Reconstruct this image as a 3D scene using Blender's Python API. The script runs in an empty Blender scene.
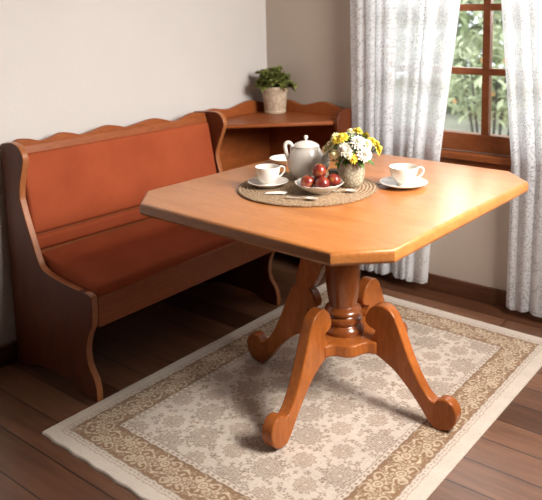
import bpy, bmesh, math, random
import numpy as np
from mathutils import Vector, Matrix

PI = math.pi
scene = bpy.context.scene
COL = scene.collection

# ------------------------------------------------------------------ camera
CAM = (2.4989, -2.9671, 1.3494)
yaw, pitch, roll = .6529, -.1409, -.0162
fw = Vector((-math.sin(yaw) * math.cos(pitch), math.cos(yaw) * math.cos(pitch), math.sin(pitch)))
rt = Vector((math.cos(yaw), math.sin(yaw), 0))
up = rt.cross(fw)
rt2 = rt * math.cos(roll) + up * math.sin(roll)
up2 = -rt * math.sin(roll) + up * math.cos(roll)
cd = bpy.data.cameras.new('camera')
cam = bpy.data.objects.new('camera', cd)
COL.objects.link(cam)
m = Matrix((rt2, up2, -fw)).transposed().to_4x4()
m.translation = Vector(CAM)
cam.matrix_world = m
cd.sensor_fit = 'HORIZONTAL'
cd.sensor_width = 36
cd.lens = 695.74 / 542 * 36
cd.shift_x = (271 - 300.46) / 542
cd.shift_y = (111.33 - 250) / 542
cd.clip_start = .05
cd.clip_end = 200
cd.dof.use_dof = True
cd.dof.focus_distance = 2.35
cd.dof.aperture_fstop = 3.3
scene.camera = cam

# ------------------------------------------------------------------ light
scene.view_settings.view_transform = 'Standard'
scene.view_settings.look = 'None'
scene.view_settings.gamma = 1
scene.view_settings.exposure = 0.0
scene.view_settings.use_curve_mapping = False
scene.cycles.max_bounces = 8
scene.cycles.diffuse_bounces = 2
scene.cycles.transparent_max_bounces = 24
scene.cycles.sample_clamp_indirect = 6
scene.cycles.use_denoising = True

world = bpy.data.worlds.new('daylight')
scene.world = world
world.use_nodes = True
bg = world.node_tree.nodes['Background']
bg.inputs['Color'].default_value = (.90, .95, 1, 1)
bg.inputs['Strength'].default_value = 3.0


def area(name, loc, target, sx, sy, power, color):
    l = bpy.data.lights.new(name, 'AREA')
    l.shape = 'RECTANGLE'
    l.size, l.size_y, l.energy, l.color = sx, sy, power, color
    o = bpy.data.objects.new(name, l)
    COL.objects.link(o)
    o.location = loc
    o.rotation_euler = (Vector(target) - Vector(loc)).to_track_quat('-Z', 'Y').to_euler()
    return o


# daylight through the window of the right hand wall and through the corner window, plus an added low fill
area('side_window_daylight', (2.84, -.93, 1.90), (1.22, -1.2, 0), .80, 1.05, 104, (1, .925, .86))
l2 = area('added_low_fill', (2.84, -1.15, 1.50), (1.7, -1.45, 0), .5, .6, 24, (1, .93, .86))  # added fill lamp, brightens rug and floor in the right foreground
l2.data.spread = math.radians(110)
area('corner_window_daylight', (1.27, .55, 1.75), (1.27, -.9, .6), 1.1, 1.2, 30, (1, .97, .93))

# ------------------------------------------------------------------ materials
def new_mat(name):
    mt = bpy.data.materials.new(name)
    mt.use_nodes = True
    nt = mt.node_tree
    return mt, nt, nt.nodes['Principled BSDF']


def N(nt, typ, **kw):
    n = nt.nodes.new(typ)
    for k, v in kw.items():
        setattr(n, k, v)
    return n


def ramp(nt, fac, stops):
    r = N(nt, 'ShaderNodeValToRGB')
    e = r.color_ramp.elements
    while len(e) < len(stops):
        e.new(.5)
    for i, (p, c) in enumerate(stops):
        e[i].position = p
        e[i].color = (*c, 1)
    nt.links.new(fac, r.inputs['Fac'])
    return r.outputs['Color']


def coords(nt, scale=(1, 1, 1), rot=(0, 0, 0)):
    tc = N(nt, 'ShaderNodeTexCoord')
    mp = N(nt, 'ShaderNodeMapping')
    mp.inputs['Scale'].default_value = scale
    mp.inputs['Rotation'].default_value = rot
    nt.links.new(tc.outputs['Object'], mp.inputs['Vector'])
    return mp.outputs['Vector']


def noise(nt, vec, scale, detail=4, rough=.55):
    n = N(nt, 'ShaderNodeTexNoise')
    n.inputs['Scale'].default_value = scale
    n.inputs['Detail'].default_value = detail
    n.inputs['Roughness'].default_value = rough
    if vec is not None:
        nt.links.new(vec, n.inputs['Vector'])
    return n.outputs['Fac']


def bump(nt, bs, height, strength, dist=.01):
    b = N(nt, 'ShaderNodeBump')
    b.inputs['Strength'].default_value = strength
    b.inputs['Distance'].default_value = dist
    nt.links.new(height, b.inputs['Height'])
    nt.links.new(b.outputs['Normal'], bs.inputs['Normal'])


def wood(name, dark, light, stretch, rough=.35, coat=.3):
    mt, nt, bs = new_mat(name)
    v = coords(nt, stretch)
    f = noise(nt, v, 3.0, 6, .6)
    c = ramp(nt, f, [(.3, dark), (.72, light)])
    v2 = coords(nt, tuple(4 * s for s in stretch))
    f2 = noise(nt, v2, 6.0, 3, .7)
    mx = N(nt, 'ShaderNodeMixRGB', blend_type='MULTIPLY')
    mx.inputs['Fac'].default_value = .35
    nt.links.new(c, mx.inputs['Color1'])
    nt.links.new(ramp(nt, f2, [(.35, (.55, .5, .46)), (.6, (1, 1, 1))]), mx.inputs['Color2'])
    nt.links.new(mx.outputs['Color'], bs.inputs['Base Color'])
    bs.inputs['Roughness'].default_value = rough
    bs.inputs['Coat Weight'].default_value = coat
    bs.inputs['Coat Roughness'].default_value = .25
    bump(nt, bs, f2, .08, .002)
    return mt


def plain(name, col, rough=.5, vary=.12, scale=8, bumpy=0, coat=0, spec=.5):
    mt, nt, bs = new_mat(name)
    f = noise(nt, coords(nt), scale, 4)
    lo = tuple(max(0, c * (1 - vary)) for c in col)
    hi = tuple(min(1, c * (1 + vary)) for c in col)
    nt.links.new(ramp(nt, f, [(.3, lo), (.7, hi)]), bs.inputs['Base Color'])
    bs.inputs['Roughness'].default_value = rough
    bs.inputs['Coat Weight'].default_value = coat
    bs.inputs['Specular IOR Level'].default_value = spec
    if bumpy:
        bump(nt, bs, noise(nt, coords(nt), scale * 6, 3), bumpy, .003)
    return mt


M = {}
M['table_top'] = wood('honey_wood', (.43, .150, .038), (.56, .218, .062), (1, 7, 7), .32, .2)
M['edge'] = wood('lit_edge_wood', (.34, .11, .036), (.44, .16, .056), (4, 4, 2), .35, .15)  # bench wood made paler, paints the light caught by the panel edges
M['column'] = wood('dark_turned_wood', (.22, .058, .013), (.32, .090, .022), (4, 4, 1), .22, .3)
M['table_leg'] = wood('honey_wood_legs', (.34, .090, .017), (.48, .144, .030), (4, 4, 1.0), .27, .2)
M['bench'] = wood('reddish_bench_wood', (.26, .068, .017), (.35, .098, .027), (5, 1, 4), .42, .04)
M['bench_side'] = wood('shaded_bench_wood', (.095, .022, .007), (.15, .036, .011), (4, 4, 1), .45, .0)  # bench wood with the shade of the end panels darkened into its colour
M['window_wood'] = wood('window_wood', (.20, .056, .016), (.28, .084, .026), (2, 5, 5), .4, .1)
M['base_wood'] = wood('baseboard_wood', (.075, .028, .013), (.13, .05, .024), (1, 1, 5), .45, .1)
M['ceramic'] = plain('glazed_ceramic', (.80, .74, .67), .18, .03, 5, 0, .5)
M['glass_dish'] = plain('cream_ceramic', (.76, .69, .61), .25, .03, 5, 0, .3)
M['silver'] = plain('brushed_steel', (.80, .74, .66), .3, .05, 20)
M['silver'].node_tree.nodes['Principled BSDF'].inputs['Metallic'].default_value = .35
M['paper'] = plain('paper', (.85, .80, .72), .8, .04, 30)
M['soil'] = plain('potting_soil', (.05, .032, .02), .95, .4, 60, .6)
M['leaf_dark'] = plain('pot_plant_leaf', (.22, .24, .065), .5, .45, 14)
M['leaf'] = plain('bouquet_leaf', (.085, .17, .025), .5, .5, 25)
M['stem'] = plain('green_stem', (.10, .16, .04), .6, .3, 20)
M['white_petal'] = plain('white_petal', (.82, .79, .67), .6, .06, 20)
M['cream_petal'] = plain('cream_petal', (.93, .84, .48), .6, .1, 20)
M['yellow_petal'] = plain('yellow_petal', (.92, .66, .07), .6, .15, 20)
M['lid_metal'] = plain('jar_lid', (.30, .29, .24), .35, .15, 20)
M['lid_metal'].node_tree.nodes['Principled BSDF'].inputs['Metallic'].default_value = .7
M['jam'] = plain('amber_jam', (.45, .13, .02), .15, .2, 30, 0, .6)
M['trim_light'] = plain('lace_hem', (.85, .83, .8), .8, .05, 20)
M['garden_leaf'] = plain('garden_leaf', (.34, .40, .21), .6, .5, 3)
M['garden_leaf_light'] = plain('garden_leaf_light', (.52, .57, .36), .6, .4, 3)
M['garden_flower'] = plain('orange_blossom', (.60, .34, .14), .6, .15, 6)
M['bark'] = plain('bark', (.10, .09, .08), .9, .3, 9, .4)
M['lawn'] = plain('garden_ground', (.36, .35, .27), .95, .25, 2)
M['sill_stone'] = plain('outside_sill', (.6, .57, .52), .7, .1, 9)


def fruit_mat():
    mt, nt, bs = new_mat('ripe_plum_skin')
    oi = N(nt, 'ShaderNodeObjectInfo')
    tc = N(nt, 'ShaderNodeTexCoord')
    ad = N(nt, 'ShaderNodeVectorMath', operation='ADD')
    nt.links.new(tc.outputs['Object'], ad.inputs[0])
    nt.links.new(oi.outputs['Random'], ad.inputs[1])
    n = noise(nt, ad.outputs['Vector'], 30, 2)
    c = ramp(nt, n, [(.38, (.12, .012, .012)), (.60, (.24, .03, .015)), (.78, (.38, .24, .05))])
    nt.links.new(c, bs.inputs['Base Color'])
    bs.inputs['Roughness'].default_value = .3
    bs.inputs['Coat Weight'].default_value = .2
    return mt


M['fruit'] = fruit_mat()


def velvet(name, dark, light, rough=.85):
    mt, nt, bs = new_mat(name)
    f = noise(nt, coords(nt), 5, 5, .6)
    nt.links.new(ramp(nt, f, [(.3, dark), (.72, light)]), bs.inputs['Base Color'])
    bs.inputs['Roughness'].default_value = rough
    bs.inputs['Sheen Weight'].default_value = .10
    bs.inputs['Sheen Tint'].default_value = (1, .45, .2, 1)
    bs.inputs['Specular IOR Level'].default_value = .2
    bump(nt, bs, noise(nt, coords(nt), 400, 2), .25, .002)
    return mt


M['velvet'] = velvet('rust_velvet', (.285, .054, .018), (.375, .078, .027))


def wall_mat(name, col):
    mt, nt, bs = new_mat(name)
    f = noise(nt, coords(nt), 2.2, 5, .6)
    lo = tuple(c * .95 for c in col)
    nt.links.new(ramp(nt, f, [(.3, lo), (.7, col)]), bs.inputs['Base Color'])
    bs.inputs['Roughness'].default_value = .9
    bump(nt, bs, noise(nt, coords(nt), 60, 4), .12, .004)
    return mt


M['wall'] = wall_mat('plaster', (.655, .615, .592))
M['wall_window'] = wall_mat('backlit_plaster', (.54, .45, .38))  # plaster with the backlit wall's shade put into its colour
M['ceiling'] = wall_mat('ceiling_paint', (.36, .32, .28))  # unseen ceiling, kept dim to lessen bounced light
M['wall_back'] = wall_mat('dark_back_wall', (.10, .07, .055))  # unseen walls, darkened to cut the light they bounce back


for k_ in ('bench', 'bench_side', 'window_wood', 'base_wood', 'table_leg'):
    M[k_].node_tree.nodes['Principled BSDF'].inputs['Specular IOR Level'].default_value = .28


def floor_mat():
    mt, nt, bs = new_mat('dark_floor_boards')
    br = N(nt, 'ShaderNodeTexBrick', offset=.37, squash=1)
    nt.links.new(coords(nt), br.inputs['Vector'])
    br.inputs['Color1'].default_value = (.095, .040, .020, 1)
    br.inputs['Color2'].default_value = (.23, .115, .066, 1)
    br.inputs['Mortar'].default_value = (.012, .006, .004, 1)
    br.inputs['Scale'].default_value = 1
    br.inputs['Mortar Size'].default_value = .0022
    br.inputs['Mortar Smooth'].default_value = .1
    br.inputs['Bias'].default_value = 0
    br.inputs['Brick Width'].default_value = 2.3
    br.inputs['Row Height'].default_value = .125
    g = noise(nt, coords(nt, (1.2, 14, 1)), 3, 6, .65)
    mx = N(nt, 'ShaderNodeMixRGB', blend_type='MULTIPLY')
    mx.inputs['Fac'].default_value = .75
    nt.links.new(br.outputs['Color'], mx.inputs['Color1'])
    nt.links.new(ramp(nt, g, [(.3, (.5, .42, .38)), (.7, (1.25, 1.15, 1.05))]), mx.inputs['Color2'])
    nt.links.new(mx.outputs['Color'], bs.inputs['Base Color'])
    bs.inputs['Roughness'].default_value = .32
    bs.inputs['Coat Weight'].default_value = .4
    bs.inputs['Coat Roughness'].default_value = .28
    ad = N(nt, 'ShaderNodeMath', operation='SUBTRACT')
    nt.links.new(g, ad.inputs[0])
    nt.links.new(br.outputs['Fac'], ad.inputs[1])
    bump(nt, bs, ad.outputs[0], .12, .004)
    return mt


M['floor'] = floor_mat()


def attr_mat(name, rough=.95, sheen=.2, fine=500, bs_=.5):
    mt, nt, bs = new_mat(name)
    at = N(nt, 'ShaderNodeAttribute', attribute_name='Col')
    n = noise(nt, coords(nt), fine, 2)
    mx = N(nt, 'ShaderNodeMixRGB', blend_type='MULTIPLY')
    mx.inputs['Fac'].default_value = .35
    nt.links.new(at.outputs['Color'], mx.inputs['Color1'])
    nt.links.new(ramp(nt, n, [(.35, (.7, .7, .7)), (.6, (1.1, 1.1, 1.1))]), mx.inputs['Color2'])
    nt.links.new(mx.outputs['Color'], bs.inputs['Base Color'])
    bs.inputs['Roughness'].default_value = rough
    bs.inputs['Sheen Weight'].default_value = sheen
    bump(nt, bs, n, bs_, .002)
    return mt


M['rug'] = attr_mat('rug_wool')


def lace_mat():
    mt, nt, bs = new_mat('white_lace')
    out = nt.nodes['Material Output']
    nt.nodes.remove(bs)
    at = N(nt, 'ShaderNodeAttribute', attribute_name='Col')
    d = N(nt, 'ShaderNodeBsdfDiffuse')
    t = N(nt, 'ShaderNodeBsdfTranslucent')
    for s in (d, t):
        s.inputs['Color'].default_value = (.91, .935, .97, 1)
    a = N(nt, 'ShaderNodeMixShader')
    a.inputs['Fac'].default_value = .5
    nt.links.new(d.outputs[0], a.inputs[1])
    nt.links.new(t.outputs[0], a.inputs[2])
    tr = N(nt, 'ShaderNodeBsdfTransparent')
    b = N(nt, 'ShaderNodeMixShader')
    nt.links.new(at.outputs['Fac'], b.inputs['Fac'])
    nt.links.new(tr.outputs[0], b.inputs[1])
    nt.links.new(a.outputs[0], b.inputs[2])
    nt.links.new(b.outputs[0], out.inputs['Surface'])
    return mt


M['lace'] = lace_mat()


def glass_mat():
    mt, nt, bs = new_mat('window_glass')
    out = nt.nodes['Material Output']
    nt.nodes.remove(bs)
    tr = N(nt, 'ShaderNodeBsdfTransparent')
    tr.inputs['Color'].default_value = (.95, .96, .95, 1)
    g = N(nt, 'ShaderNodeBsdfGlossy')
    g.inputs['Roughness'].default_value = .02
    fr = N(nt, 'ShaderNodeFresnel')
    fr.inputs['IOR'].default_value = 1.45
    mxs = N(nt, 'ShaderNodeMixShader')
    nt.links.new(fr.outputs[0], mxs.inputs['Fac'])
    nt.links.new(tr.outputs[0], mxs.inputs[1])
    nt.links.new(g.outputs[0], mxs.inputs[2])
    nt.links.new(mxs.outputs[0], out.inputs['Surface'])
    return mt


M['glass'] = glass_mat()


def jute_mat():
    mt, nt, bs = new_mat('woven_jute')
    tc = N(nt, 'ShaderNodeTexCoord')
    ln = N(nt, 'ShaderNodeVectorMath', operation='LENGTH')
    nt.links.new(tc.outputs['Object'], ln.inputs[0])
    w = N(nt, 'ShaderNodeMath', operation='MULTIPLY')
    w.inputs[1].default_value = 2 * PI / .0125
    nt.links.new(ln.outputs['Value'], w.inputs[0])
    s = N(nt, 'ShaderNodeMath', operation='SINE')
    nt.links.new(w.outputs[0], s.inputs[0])
    n = noise(nt, coords(nt), 160, 3, .7)
    ad = N(nt, 'ShaderNodeMath', operation='MULTIPLY_ADD')
    ad.inputs[1].default_value = .07
    nt.links.new(s.outputs[0], ad.inputs[0])
    nt.links.new(n, ad.inputs[2])
    nt.links.new(ramp(nt, ad.outputs[0], [(.32, (.10, .050, .022)), (.5, (.29, .18, .10)), (.68, (.52, .39, .25))]),
                 bs.inputs['Base Color'])
    bs.inputs['Roughness'].default_value = .9
    bump(nt, bs, ad.outputs[0], .8, .004)
    return mt


M['jute'] = jute_mat()


def pot_mat(name, col, mark, scale):
    mt, nt, bs = new_mat(name)
    v = N(nt, 'ShaderNodeTexVoronoi', feature='DISTANCE_TO_EDGE')
    v.inputs['Scale'].default_value = scale
    nt.links.new(coords(nt, (1, 1, .7)), v.inputs['Vector'])
    n = noise(nt, coords(nt), scale * 1.4, 4)
    ad = N(nt, 'ShaderNodeMath', operation='MULTIPLY')
    nt.links.new(v.outputs['Distance'], ad.inputs[0])
    nt.links.new(n, ad.inputs[1])
    nt.links.new(ramp(nt, ad.outputs[0], [(.0, mark), (.10, col)]), bs.inputs['Base Color'])
    bs.inputs['Roughness'].default_value = .6
    bump(nt, bs, ad.outputs[0], .5, .004)
    return mt


M['vase'] = pot_mat('mottled_stoneware', (.47, .42, .31), (.26, .21, .14), 85)
M['pot'] = pot_mat('embossed_clay_pot', (.60, .48, .36), (.44, .33, .23), 40)

# ------------------------------------------------------------------ helpers
WL = {}          # world base location of every object


def obj(name, bm, mat, parent=None, smooth=True, bevel=0, segs=2, base=None):
    """bm in world coordinates -> one mesh object"""
    bmesh.ops.recalc_face_normals(bm, faces=bm.faces)
    b = Vector(base) if base is not None else (WL[parent.name] if parent else Vector((0, 0, 0)))
    bmesh.ops.translate(bm, verts=bm.verts, vec=-b)
    me = bpy.data.meshes.new(name)
    bm.to_mesh(me)
    bm.free()
    o = bpy.data.objects.new(name, me)
    COL.objects.link(o)
    if mat is not None:
        me.materials.append(mat)
    if smooth:
        me.polygons.foreach_set('use_smooth', [True] * len(me.polygons))
        me.set_sharp_from_angle(angle=math.radians(38))
    if bevel:
        md = o.modifiers.new('bevel', 'BEVEL')
        md.width = bevel
        md.segments = segs
        md.limit_method = 'ANGLE'
        md.angle_limit = math.radians(50)
    if parent:
        o.parent = parent
        o.location = b - WL[parent.name]
    else:
        o.location = b
    WL[o.name] = b.copy()
    return o


def tag(o, label, cat, group=None):
    o['label'] = label
    o['category'] = cat
    if group:
        o['group'] = group
    return o


def thing(name, loc, label, cat, group=None):
    o = bpy.data.objects.new(name, None)
    COL.objects.link(o)
    o.location = loc
    o.empty_display_size = .05
    WL[o.name] = Vector(loc)
    return tag(o, label, cat, group)


def struct(o):
    o['kind'] = 'structure'
    return o


def B():
    return bmesh.new()


def box(bm, x0, x1, y0, y1, z0, z1):
    r = bmesh.ops.create_cube(bm, size=1)
    for v in r['verts']:
        v.co = Vector(((x0 + x1) / 2 + v.co.x * (x1 - x0), (y0 + y1) / 2 + v.co.y * (y1 - y0),
                       (z0 + z1) / 2 + v.co.z * (z1 - z0)))
    return bm


def prism(bm, pts, frame, t0, t1):
    """extrude outline pts (a,b) between t0 and t1; frame(a,b,t)->xyz"""
    v0 = [bm.verts.new(frame(a, b, t0)) for a, b in pts]
    v1 = [bm.verts.new(frame(a, b, t1)) for a, b in pts]
    n = len(pts)
    bm.faces.new(v0)
    bm.faces.new(list(reversed(v1)))
    for i in range(n):
        bm.faces.new((v0[i], v0[(i + 1) % n], v1[(i + 1) % n], v1[i]))
    return bm


def smooth_pts(pts, sub=4, corners=()):
    """Catmull-Rom through closed outline; indices in corners stay sharp"""
    out = []
    n = len(pts)
    for i in range(n):
        p1, p2 = pts[i], pts[(i + 1) % n]
        p0 = pts[i - 1] if i not in corners else p1
        p3 = pts[(i + 2) % n] if (i + 1) % n not in corners else p2
        for k in range(sub):
            t = k / sub
            q = []
            for a in (0, 1):
                q.append(.5 * ((2 * p1[a]) + (-p0[a] + p2[a]) * t + (2 * p0[a] - 5 * p1[a] + 4 * p2[a] - p3[a]) * t * t
                               + (-p0[a] + 3 * p1[a] - 3 * p2[a] + p3[a]) * t ** 3))
            out.append(tuple(q))
    return out


def lathe(bm, prof, c, seg=48):
    """prof: (r,z) list, closed by poles when r==0"""
    rings = []
    for r, z in prof:
        if r < 1e-6:
            rings.append([bm.verts.new((c[0], c[1], c[2] + z))])
        else:
            rings.append([bm.verts.new((c[0] + r * math.cos(2 * PI * k / seg), c[1] + r * math.sin(2 * PI * k / seg),
                                        c[2] + z)) for k in range(seg)])
    for a, b in zip(rings, rings[1:]):
        for k in range(seg):
            k2 = (k + 1) % seg
            if len(a) == 1 and len(b) == 1:
                continue
            if len(a) == 1:
                bm.faces.new((a[0], b[k], b[k2]))
            elif len(b) == 1:
                bm.faces.new((a[k], b[0], a[k2]))
            else:
                bm.faces.new((a[k], b[k], b[k2], a[k2]))
    return bm


def cr(pts, sub=6):
    """open catmull-rom for tuples of any length"""
    out = []
    n = len(pts)
    for i in range(n - 1):
        p0, p1, p2, p3 = pts[max(i - 1, 0)], pts[i], pts[i + 1], pts[min(i + 2, n - 1)]
        for k in range(sub):
            t = k / sub
            out.append(tuple(.5 * (2 * b + (-a + c) * t + (2 * a - 5 * b + 4 * c - d) * t * t
                                   + (-a + 3 * b - 3 * c + d) * t ** 3) for a, b, c, d in zip(p0, p1, p2, p3)))
    out.append(tuple(pts[-1]))
    return out


def tube(bm, pts, rad, seg=12, flat=1.0):
    """pts list of xyz, rad scalar or list"""
    P = [Vector(p) for p in pts]
    n = len(P)
    R = rad if isinstance(rad, (list, tuple)) else [rad] * n
    prev = None
    rings = []
    for i in range(n):
        t = (P[min(i + 1, n - 1)] - P[max(i - 1, 0)]).normalized()
        if prev is None:
            a = Vector((0, 0, 1)) if abs(t.z) < .9 else Vector((1, 0, 0))
            u = (a - t * a.dot(t)).normalized()
        else:
            u = (prev - t * prev.dot(t)).normalized()
        prev = u
        w = t.cross(u)
        rings.append([bm.verts.new(P[i] + (u * math.cos(2 * PI * k / seg) * flat + w * math.sin(2 * PI * k / seg)) * R[i])
                      for k in range(seg)])
    for a, b in zip(rings, rings[1:]):
        for k in range(seg):
            bm.faces.new((a[k], b[k], b[(k + 1) % seg], a[(k + 1) % seg]))
    bm.faces.new(rings[0])
    bm.faces.new(list(reversed(rings[-1])))
    return bm


def leaf(bm, base, d, length, width, nrm=None, fold=.25, n=4):
    """a small curved leaf along direction d"""
    d = Vector(d).normalized()
    nr = Vector(nrm) if nrm is not None else Vector((0, 0, 1))
    s = d.cross(nr)
    if s.length < 1e-3:
        s = d.cross(Vector((1, 0, 0)))
    s.normalize()
    nr = s.cross(d)
    base = Vector(base)
    last = None
    for i in range(n + 1):
        t = i / n
        w = width * math.sin(PI * min(1, .08 + t * .92)) ** .8 * .5
        c = base + d * length * t - nr * length * .25 * t * t
        L = bm.verts.new(c + s * w + nr * w * fold)
        Cc = bm.verts.new(c)
        R = bm.verts.new(c - s * w + nr * w * fold)
        if last:
            bm.faces.new((last[0], L, Cc, last[1]))
            bm.faces.new((last[1], Cc, R, last[2]))
        last = (L, Cc, R)


def dup(root, loc, rz=0):
    r = root.copy()
    COL.objects.link(r)
    r.location = loc
    r.rotation_euler = (0, 0, rz)
    for ch in list(root.children):
        c = ch.copy()
        COL.objects.link(c)
        c.parent = r
    return r


# ------------------------------------------------------------------ room shell
RX, BY, H = 2.74, -4.6, 2.65
WX0, WX1, WZ0, WZ1 = .70, 1.83, .70, 2.05       # corner window opening
floor = struct(obj('floor', box(B(), -.1, RX + .1, BY - .1, .1, -.06, 0), M['floor'], smooth=False))
struct(obj('ceiling', box(B(), -.1, RX + .1, BY - .1, .1, H, H + .06), M['ceiling'], smooth=False))
struct(obj('wall_left', box(B(), -.1, 0, BY - .1, .1, 0, H), M['wall'], smooth=False))
struct(obj('wall_back', box(B(), 0, RX, BY - .1, BY, 0, H), M['wall_back'], smooth=False))


def holed(bm, fixed, u0, u1, z0, z1, U0, U1, Z0, Z1, axis):
    for a, b, c, d in ((U0, u0, Z0, Z1), (u1, U1, Z0, Z1), (u0, u1, Z0, z0), (u0, u1, z1, Z1)):
        if axis == 'x':
            box(bm, a, b, fixed[0], fixed[1], c, d)
        else:
            box(bm, fixed[0], fixed[1], a, b, c, d)
    return bm


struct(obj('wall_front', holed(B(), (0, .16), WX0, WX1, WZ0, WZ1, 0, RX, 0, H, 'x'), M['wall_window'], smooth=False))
SY0, SY1, SZ0, SZ1 = -1.48, -.3, 1.15, 2.55
struct(obj('wall_right', holed(B(), (RX, RX + .16), SY0, SY1, SZ0, SZ1, BY - .1, .16, 0, H, 'y'), M['wall_back'], smooth=False))
struct(obj('baseboard_left', box(B(), 0, .016, BY, 0, 0, .078), M['base_wood'], bevel=.003))
struct(obj('baseboard_front', box(B(), .016, RX, -.016, 0, 0, .078), M['base_wood'], bevel=.003))
struct(obj('baseboard_right', box(B(), RX - .016, RX, BY, -.016, 0, .078), M['base_wood'], bevel=.003))

# corner window
def window(name, ax, a0, a1, z0, z1, mull, rails, d0, d1, low=.075):
    """ax 'x': window lies along x, depth along y between d0..d1"""
    def bx(bm, u0, u1, e0, e1, c, d):
        return box(bm, u0, u1, e0, e1, c, d) if ax == 'x' else box(bm, e0, e1, u0, u1, c, d)
    bm = B()
    bx(bm, a0, a1, d0, d1, z1 - .055, z1)
    bx(bm, a0, a0 + .055, d0, d1, z0, z1 - .055)
    bx(bm, a1 - .055, a1, d0, d1, z0, z1 - .055)
    bx(bm, a0 + .055, a1 - .055, d0, d1, z0, z0 + low)
    w = struct(obj(name, bm, M['window_wood'], bevel=.004))
    dm = (d0 + d1) / 2
    bm = B()
    for u in mull:
        bx(bm, u - .017, u + .017, dm - .018, dm + .018, z0 + low, z1 - .055)
    for z in rails:
        bx(bm, a0 + .055, a1 - .055, dm - .016, dm + .016, z - .0155, z + .0155)
    obj('glazing_bars', bm, M['window_wood'], w, bevel=.003)
    us = [a0 + .055] + list(mull) + [a1 - .055]
    zs = [z0 + low] + list(rails) + [z1 - .055]
    for i in range(len(us) - 1):
        for j in range(len(zs) - 1):
            bm = B()
            bx(bm, us[i], us[i + 1], dm - .002, dm + .002, zs[j], zs[j + 1])
            obj('window_pane', bm, M['glass'], w, smooth=False)
    return w


w1 = window('window_1', 'x', WX0, WX1, WZ0, WZ1, [1.262], [1.071, 1.360, 1.655], .02, .075, .082)
bm = B()
box(bm, WX0 - .06, WX1 + .06, -.045, .02, .668, .7)
box(bm, WX0 - .04, WX1 + .04, -.026, 0, .60, .668)
obj('window_sill', bm, M['window_wood'], w1, bevel=.005)
w2 = window('window_2', 'y', SY0, SY1, SZ0, SZ1, [-.95], [1.9], RX + .03, RX + .085, .08)
bm = B()
box(bm, RX - .06, RX + .03, SY0 - .05, SY1 + .05, SZ0 - .03, SZ0)
obj('window_sill', bm, M['window_wood'], w2, bevel=.005)

# ------------------------------------------------------------------ outside
g = struct(obj('ground', box(B(), -6, 9, .16, 14, -.35, -.3), M['lawn'], smooth=False))
random.seed(5)


def bush(name, c, rad, n, size, mat, label, trunk=None, flowers=0):
    t = thing(name, (c[0], c[1], -.3), label, 'tree' if trunk else 'bush')
    bm = B()
    for i in range(n):
        d = Vector((random.gauss(0, 1), random.gauss(0, 1), random.gauss(0, 1))).normalized()
        r = random.uniform(.45, 1) ** .5
        p = Vector(c) + Vector((d.x * rad[0], d.y * rad[1], d.z * rad[2])) * r
        leaf(bm, p, (random.uniform(-1, 1), random.uniform(-1, 1), random.uniform(-.8, .5)),
             size * random.uniform(.7, 1.3), size * .5, (random.uniform(-.5, .5), random.uniform(-.5, .5), 1), n=2)
    obj('foliage', bm, mat, t)
    bm = B()
    top = c[2]
    if trunk:
        tube(bm, [(c[0], c[1], -.3), (c[0] + .03, c[1], .4), (c[0] - .02, c[1], top)], [trunk, trunk * .8, trunk * .5], 10)
    else:
        for k in range(5):
            a = k * 1.3
            tube(bm, [(c[0] + .05 * math.cos(a), c[1] + .05 * math.sin(a), -.3),
                      (c[0] + rad[0] * .5 * math.cos(a), c[1] + rad[1] * .5 * math.sin(a), top)], [.018, .008], 6)
    obj('trunk' if trunk else 'stem', bm, M['bark'], t)
    if flowers:
        for k in range(flowers):
            d = Vector((random.uniform(-1, 1), -abs(random.gauss(.5, .5)), random.uniform(-.5, 1))).normalized()
            p = Vector(c) + Vector((d.x * rad[0], d.y * rad[1], d.z * rad[2]))
            bm = B()
            for j in range(6):
                leaf(bm, p, (math.cos(j * PI / 3), -.4, math.sin(j * PI / 3)), .024, .018, (0, -1, 0), n=2)
            obj('blossom', bm, M['garden_flower'], t)
    return t


# positions are along the sight lines through the window
bush('garden_tree', (.15, 3.6, 1.6), (.55, .5, .62), 900, .12, M['garden_leaf_light'],
     'leafy garden tree with a grey trunk seen through the left window panes', trunk=.11)
bush('garden_tree', (1.0, 5.6, 2.0), (1.0, .7, 1.0), 1100, .16, M['garden_leaf'],
     'taller green garden tree standing behind the window centre bar', trunk=.12)
bush('garden_hedge', (-.2, 7.5, 1.3), (3.8, .7, 2.0), 5200, .32, M['garden_leaf'],
     'tall dark green hedge closing off the garden behind everything else')
bush('flowering_bush', (.25, 2.6, .80), (.5, .35, .42), 700, .09, M['garden_leaf_light'],
     'pale green garden bush dotted with orange blossoms below the trees', flowers=14)
bush('garden_bush', (1.3, 3.1, .45), (.6, .4, .5), 800, .09, M['garden_leaf_light'],
     'pale rounded garden bush at the right lower window pane')

# ------------------------------------------------------------------ rug
def rot2(x, y, a):
    return x * math.cos(a) - y * math.sin(a), x * math.sin(a) + y * math.cos(a)


RUG = (.543, 1.69, -1.838, -.2255)


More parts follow.
